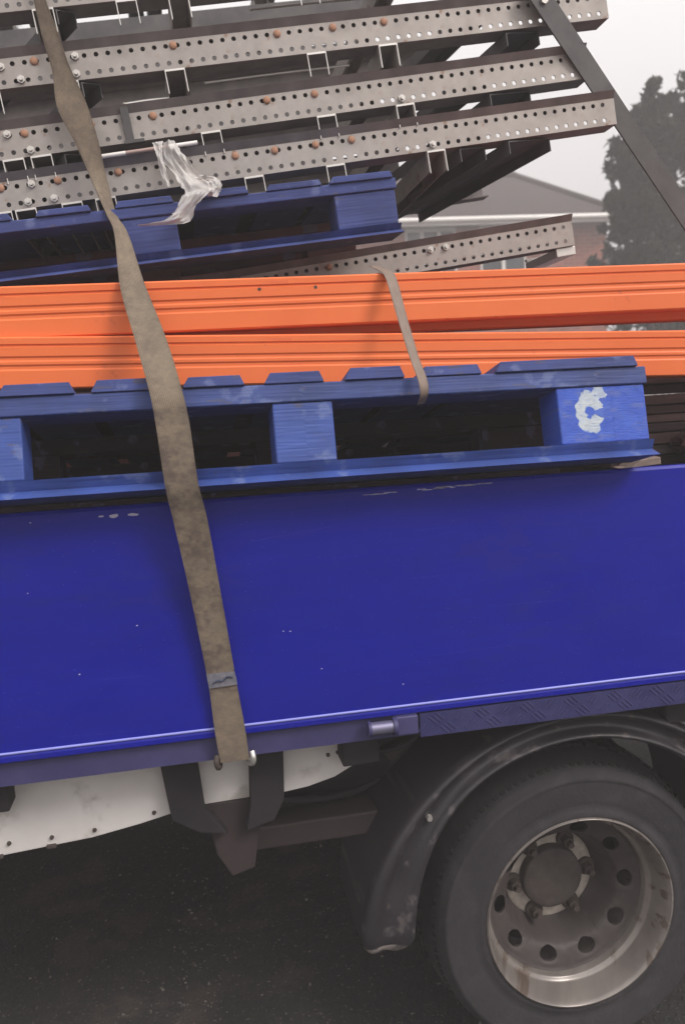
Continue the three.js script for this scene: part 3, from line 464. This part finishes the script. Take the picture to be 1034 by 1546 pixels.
{
  const t = thing('packing_band', 'narrow tan packing band slanting across both orange beams to the pallet edge', 'band');
  part('band', ribbon([[0.187, 1.875, 0.210, 1.874, -0.17], [0.197, 1.852, 0.221, 1.851, -0.108], [0.200, 1.838, 0.223, 1.837, -0.088], [0.2065, 1.75, 0.2262, 1.751, -0.03], [0.213, 1.66, 0.231, 1.661, 0.032], [0.2175, 1.622, 0.235, 1.624, 0.06], [0.2185, 1.604, 0.2355, 1.607, 0.0665], [0.219, 1.59, 0.235, 1.592, 0.063], [0.22, 1.575, 0.235, 1.577, 0.04]], 0.0015, 6), M.banding, t);
}
// ------------------------------------------------------------------ scrap of plastic film caught on the racking
{
  const t = thing('film_scrap', 'torn crumpled scrap of clear plastic film hanging from the racking', 'plastic film', [0, 0, 0]);
  const sheet = (st, seed, amp) => {
    const r = rng(seed), L = new THREE.CatmullRomCurve3(st.map((s) => V3(s[0], s[1], s[4]))), R = new THREE.CatmullRomCurve3(st.map((s) => V3(s[2], s[3], s[4]))), N = 44, K = 18, pos = [], idx = [];
    for (let i = 0; i <= N; i++) { const a = L.getPoint(i / N), b = R.getPoint(i / N), w = a.distanceTo(b); for (let k = 0; k <= K; k++) { const p = a.clone().lerp(b, k / K + (k > 0 && k < K ? 0 : (r() - 0.5) * 0.1)); const f = Math.sin(k / K * 8 + i * 0.09 + seed) * 0.5 + Math.sin(k / K * 4 - i * 0.31) * 0.7 + (fbm(i / N, k / K, 7, 4, seed) - 0.5) * 3.2; p.z += amp * f * (0.4 + w * 6); pos.push(p.x, p.y, p.z); } }
    for (let i = 0; i < N; i++) for (let k = 0; k < K; k++) { const p = i * (K + 1) + k; idx.push(p, p + 1, p + K + 1, p + 1, p + K + 2, p + K + 1); }
    const g = new THREE.BufferGeometry(); g.setAttribute('position', new THREE.Float32BufferAttribute(pos, 3)); g.setIndex(idx); g.computeVertexNormals(); return g;
  };
  part('hanging_sheet', sheet([[-0.222, 2.172, -0.195, 2.176, -0.315], [-0.228, 2.14, -0.182, 2.146, -0.305], [-0.205, 2.1, -0.155, 2.108, -0.3], [-0.185, 2.06, -0.125, 2.072, -0.29], [-0.195, 2.035, -0.13, 2.045, -0.225], [-0.212, 2.0, -0.165, 2.012, -0.22], [-0.232, 1.986, -0.178, 1.985, -0.22], [-0.288, 1.978, -0.286, 1.976, -0.225]], 3, 0.013), M.film, t);
  part('loose_strip', sheet([[-0.245, 2.168, -0.222, 2.172, -0.31], [-0.238, 2.14, -0.226, 2.142, -0.3], [-0.231, 2.1, -0.219, 2.1, -0.295], [-0.222, 2.072, -0.214, 2.07, -0.29]], 8, 0.006), M.film, t);
  part('loose_strip', sheet([[-0.165, 2.085, -0.145, 2.09, -0.27], [-0.14, 2.07, -0.115, 2.078, -0.25], [-0.135, 2.05, -0.108, 2.055, -0.225], [-0.14, 2.035, -0.12, 2.03, -0.22]], 14, 0.009), M.film, t);
}

// ------------------------------------------------------------------ load under and beside the pallet
{
  const r = rng(31), t = thing('steel_strip_stack', 'stack of rusty brown steel strips seen beside the right end of the lower pallet', 'steel strips', [1.3, 0.945, -0.55]);
  let y = 0.0; for (let k = 0; k < 29; k++) { const h = 0.022 + 0.01 * r(), x0 = -0.5 + 0.06 * r(), m = k > 17 ? M.strip[[0, 1, 0, 3][k % 4]] : M.strip[[0, 3, 2, 1, 3, 2][k % 6]], b = part('strip', box(x0, 0.72 + 0.06 * r(), y, y + h - 0.003, -0.4, 0.2 + 0.03 * r(), 0.002), m, t); b.rotation.z = (r() - 0.3) * 0.012; y += h; }
}
{
  const t = thing('opening_filler', 'added ribbed brown sheet filling the dark openings behind both pallets', 'steel sheet', [-0.75, 0.945, -1.3]);  // added sheet, put in to fill the pallet openings with dark
  const fillerBrown = std({ map: tex(512, 0.7, (u, v) => mixc([104, 62, 60], [152, 96, 90], 0.6 * fbm(u, v, 6, 5, 741) + 0.4 * fbm(u, v, 24, 4, 745))), roughness: 0.85 });  // brown stands in for the hazed dark inside the openings
  const pr = [[-1.4, 0]]; for (let x = -1.4; x < 1.1; x += 0.16) pr.push([x + 0.05, 0], [x + 0.065, 0.02], [x + 0.125, 0.02], [x + 0.14, 0]); pr.push([1.1, 0], [1.1, -0.004], [-1.4, -0.004]);
  const g = new THREE.ExtrudeGeometry(shape(pr), { depth: 1.34, bevelEnabled: false }); g.rotateX(-Math.PI / 2); part('ribbed_sheet', metric(g), fillerBrown, t);
  for (const y of [0.3, 0.8, 1.25]) part('batten', box(-1.4, 1.1, y, y + 0.05, 0.021, 0.05, 0.003), M.palletShade, t);
  for (let k = 0; k < 4; k++) part('batten', box(-1.35 + k * 0.78, -1.3 + k * 0.78, 0, 1.32, 0.0505, 0.08, 0.003), M.palletShade, t);
}
{
  const t = thing('opening_backing', 'low dark plate added behind the lower pallet to darken its right openings', 'steel plate', [0.55, 0.945, -1.22]);  // added plate, closes the right pallet openings with dark
  part('plate', box(-0.2, 0.75, 0, 0.66, -0.01, 0.0, 0.002), M.chassisRed, t); part('flange', box(-0.2, 0.75, 0.64, 0.66, 0.001, 0.05, 0.002), M.chassisRed, t); part('flange', box(-0.2, 0.75, 0, 0.02, 0.001, 0.05, 0.002), M.chassisRed, t);
}
{
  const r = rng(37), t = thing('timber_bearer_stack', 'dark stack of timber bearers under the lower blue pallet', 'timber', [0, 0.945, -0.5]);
  for (let k = 0; k < 5; k++) for (const z of [-0.3, 0.18]) part('bearer', box(-0.72, 0.7, k * 0.085, k * 0.085 + 0.082, z - 0.06, z + 0.06, 0.004), M.palletShade, t);
}
{
  const t = thing('maroon_sheet', 'crumpled dark maroon sheet beside the right end of the lower pallet', 'sheet', [1.07, 1.445, -0.2]);
  const g = new THREE.IcosahedronGeometry(1, 5), p = g.attributes.position;
  for (let i = 0; i < p.count; i++) { const v = V3(p.getX(i), p.getY(i), p.getZ(i)), n = fbm(v.x * 0.3 + 0.5, v.y * 0.3 + 0.5 + v.z * 0.21, 5, 4, 71) - 0.5; v.multiplyScalar(1 + n * 0.9); p.setXYZ(i, v.x * 0.14, v.y * 0.055 * (v.y < 0 ? 0.6 : 1), v.z * 0.12); }
  g.computeVertexNormals(); part('cloth', metric(g), M.maroon, t); part('fold', tube([[-0.1, 0.0, 0.09], [-0.02, 0.03, 0.11], [0.06, 0.035, 0.11], [0.12, 0.01, 0.1]], 0.014, 20, 8), M.maroon, t);
}
{ const t = thing('timber_offcut', 'short pale timber offcut under the right end of the lower pallet', 'timber offcut', [0.79, 1.418, -0.12]); t.rotation.set(0, -0.25, 0.08); t.scale.set(0.62, 0.8, 0.7); part('block', prism([[-0.06, -0.008], [0.05, -0.008], [0.05, 0.012], [-0.02, 0.01]], -0.12, 0.02, 0.002), M.timber, t); part('splinter', prism([[-0.06, -0.011], [-0.03, -0.0085], [-0.09, -0.0085]], -0.1, 0.01), M.timber, t); }

// ------------------------------------------------------------------ house beyond
{
  const t = thing('brick_house', 'red brick house with brown hipped roof and white fascia beyond the load', 'house', [6.0, 0, -14.0]); t.rotation.y = -0.05;
  const brick = std({ map: tex(512, 0.9, (u, v) => { const row = Math.floor(v * 12), fv = v * 12 - row, uu = u * 4 + (row % 2) * 0.5, col = Math.floor(uu), fu = uu - col; if (fv < 0.13 || fu < 0.045) return [150, 132, 120]; const h = hash(((col % 4) + 4) % 4, row, 901); return mixc([120, 58, 44], [162, 84, 62], h * 0.7 + 0.3 * fbm(u, v, 20, 3, 905)); }), roughness: 0.9 });
  const tile = std({ map: tex(256, 1.2, (u, v) => { const row = Math.floor(v * 12), fv = v * 12 - row; return mixc([42, 31, 30], [60, 45, 43], hash(Math.floor(u * 8 + (row % 2) * 0.5) % 8, row, 911) * 0.7 + fv * 0.3); }), roughness: 0.9 });
  const wx0 = -6, wx1 = 2.25;
  const wall = part('wall', merge([box(wx0, -1.8, 0, 5.0, -5.6, -0.35, 0.01), box(-1.8, -0.8, 0, 3.9, -5.6, -0.35, 0.01), box(-0.8, -0.32, 0, 5.0, -5.6, -0.35, 0.01), box(-0.32, 0.6, 0, 3.9, -5.6, -0.35, 0.01), box(0.6, wx1, 0, 5.0, -5.6, -0.35, 0.01), box(-1.81, 0.61, 3.89, 5.0, -5.5, -0.6, 0.01)]), brick, t);
  const glass = std({ color: 0x3a4148, roughness: 0.1, metalness: 0.2 });
  for (const [a, b, n] of [[-1.8, -0.8, 3], [-0.32, 0.6, 2]]) {
    const fr = [box(a, b, 4.92, 4.998, -0.42, -0.33, 0.005), box(a, b, 3.902, 3.97, -0.42, -0.3, 0.005)]; for (let k = 0; k <= n; k++) { const x = a + (b - a) * k / n; fr.push(box(Math.max(a, x - 0.035), Math.min(b, x + 0.035), 3.97, 4.92, -0.42, -0.335, 0.005)); }
    const f = part('window', merge(fr), M.plasticWhite, t);
    for (let k = 0; k < n; k++) part('pane', box(a + (b - a) * k / n + 0.03, a + (b - a) * (k + 1) / n - 0.03, 3.96, 4.93, -0.4, -0.385, 0.002), glass, f);
  }
  const e = 5.1, ez = 0, bz = -5.9, ex0 = -6.4, ex1 = 2.5, rx0 = -3.4, rx1 = 1.35, ry = 6.62, rz = -2.95;
  const P = [[ex0, e, ez], [ex1, e, ez], [ex1, e, bz], [ex0, e, bz], [rx0, ry, rz], [rx1, ry, rz]], tri = [[0, 1, 5], [0, 5, 4], [1, 2, 5], [2, 3, 4], [2, 4, 5], [3, 0, 4], [0, 2, 1], [0, 3, 2]];
  const rg = new THREE.BufferGeometry(); rg.setAttribute('position', new THREE.Float32BufferAttribute(tri.flat().flatMap((i) => P[i]), 3)); rg.computeVertexNormals();
  const rf = part('roof', metric(rg), tile, t);
  part('ridge', tube([[rx0, ry + 0.02, rz], [(rx0 + rx1) / 2, ry + 0.02, rz], [rx1, ry + 0.02, rz]], 0.09, 8, 8), tile, rf); part('ridge', tube([[rx1, ry + 0.02, rz], [(rx1 + ex1) / 2, (ry + e) / 2 + 0.02, (rz + ez) / 2], [ex1, e + 0.02, ez]], 0.07, 8, 8), tile, rf);
  part('fascia', box(ex0, ex1, 4.955, 5.095, -0.02, 0.03, 0.005), M.plasticWhite, t);
  part('gutter', tube([[ex0, 5.05, 0.07], [-2, 5.05, 0.07], [ex1, 5.05, 0.07]], 0.05, 8, 8), M.plasticWhite, t);
}
// ------------------------------------------------------------------ trees
function makeTree(name, label, pos, h, clumps, leaf, n, cols, seed, cat = 'tree') {
  const t = thing(name, label, cat, pos), r = rng(seed), bark = std({ color: 0x4b3f38, roughness: 0.95 });
  const limbs = [tube([[0, 0, 0], [0.04 * h, h * 0.3, 0], [0, h * 0.62, 0.02 * h]], h * 0.022, 16, 8)];
  for (const [x, y, z] of clumps) limbs.push(tube([[0.03 * h, h * 0.25, 0], [x * 0.5, (y + h * 0.3) * 0.55, z * 0.5], [x * 0.9, y, z * 0.9]], h * 0.008, 8, 5));
  part('trunk', merge(limbs), bark, t);
  const pos_ = [], nor = [], col = [], idx = [], d = V3(), u = V3(), v = V3(), c = new THREE.Color();
  for (let i = 0; i < n; i++) {
    const k = clumps[Math.floor(r() * clumps.length)], sub = Math.floor(r() * 34), sr = rng(seed * 131 + sub * 17 + clumps.indexOf(k) * 977);
    const dir = V3(sr() * 2 - 1, sr() * 2 - 1, sr() * 2 - 1).normalize(), rad = 0.35 + 0.85 * sr(); // sub-clump centre
    const cx = k[0] + dir.x * k[3] * rad, cy = k[1] + dir.y * k[3] * (k[4] ?? 1) * rad, cz = k[2] + dir.z * k[3] * rad, sz = k[3] * (0.1 + 0.14 * sr());
    d.set(r() + r() + r() - 1.5, r() + r() + r() - 1.5, r() + r() + r() - 1.5).multiplyScalar(sz * 1.15);
    const px = cx + d.x, py = cy + d.y * 1.1, pz = cz + d.z, s = leaf * (0.6 + 0.8 * r());
    u.set(r() - 0.5, r() - 0.7, r() - 0.5).normalize(); v.set(r() - 0.5, r() - 0.5, r() - 0.5).cross(u).normalize();
    const b = pos_.length / 3, q = [[-1, 0], [0, 0.42], [1, 0], [0, -0.42]]; for (const [a, e] of q) pos_.push(px + (u.x * a + v.x * e) * s, py + (u.y * a + v.y * e) * s, pz + (u.z * a + v.z * e) * s);
    const nn = u.clone().cross(v); for (let m = 0; m < 4; m++) nor.push(nn.x, nn.y, nn.z);
    const f = r(); c.setRGB(cols[0][0] + (cols[1][0] - cols[0][0]) * f, cols[0][1] + (cols[1][1] - cols[0][1]) * f, cols[0][2] + (cols[1][2] - cols[0][2]) * f); for (let m = 0; m < 4; m++) col.push(c.r, c.g, c.b);
    idx.push(b, b + 1, b + 2, b, b + 2, b + 3);
  }
  const g = new THREE.BufferGeometry(); g.setAttribute('position', new THREE.Float32BufferAttribute(pos_, 3)); g.setAttribute('normal', new THREE.Float32BufferAttribute(nor, 3)); g.setAttribute('color', new THREE.Float32BufferAttribute(col, 3)); g.setIndex(idx);
  part('crown', g, std({ vertexColors: true, roughness: 0.7, side: THREE.DoubleSide }), t);
}
const G0 = [[0.085, 0.1, 0.06], [0.18, 0.21, 0.125]], G1 = [[0.03, 0.045, 0.03], [0.075, 0.11, 0.07]];
makeTree('garden_tree', 'dense dark green tree standing right of the brick house', [6.5, 0, -9], 5.4, [[-0.2, 2.0, 0, 0.75], [0.5, 2.0, 0.1, 0.8], [-0.55, 2.9, 0, 0.6], [0.2, 2.9, 0.1, 0.8], [0.9, 3.0, -0.2, 0.8], [-0.5, 3.8, 0.1, 0.55], [0.2, 3.9, 0, 0.65], [0.95, 4.0, 0, 0.75], [-0.35, 4.65, 0, 0.42], [0.35, 4.8, -0.1, 0.5], [1.1, 4.9, 0, 0.6], [1.4, 3.6, 0, 0.7], [1.5, 2.4, 0, 0.8], [-0.7, 4.5, 0, 0.35, 1.4], [-0.35, 5.15, 0.1, 0.4], [0.35, 5.3, 0, 0.4], [-0.85, 3.9, 0.2, 0.3], [-0.95, 3.2, 0, 0.3]], 0.078, 23000, G0, 3);
makeTree('far_tree', 'small round tree top showing above the right slope of the brown roof', [10.1, 0, -20], 6.6, [[0, 5.6, 0, 0.8], [0.9, 5.2, 0, 0.7], [-0.4, 4.6, 0, 0.9], [0.5, 4.2, 0, 1]], 0.12, 5000, G1, 8);
makeTree('far_tree', 'tall grey green tree behind the racking at the left', [-4.6, 0, -21], 9.2, [[-1, 4.5, 0, 2.4], [1, 5, 0, 2.4], [-1.6, 6.5, 0, 2.2], [0.6, 7, 0, 2.4], [2, 6.4, 0, 2], [-0.6, 8.6, 0, 2], [1.2, 9, 0, 1.8], [0, 11, 0, 1.6]], 0.16, 20000, G1, 21);
makeTree('far_tree', 'tall grey green tree behind the racking near the middle', [1.2, 0, -22], 9.5, [[-1, 4.5, 0, 1.7], [1, 5, 0, 1.7], [-1.4, 6.5, 0, 1.6], [0.6, 7, 0, 1.6], [-0.4, 8.5, 0, 1.4], [0.9, 8.2, 0, 1.0]], 0.17, 16000, G1, 29);

renderer.render(scene, camera);
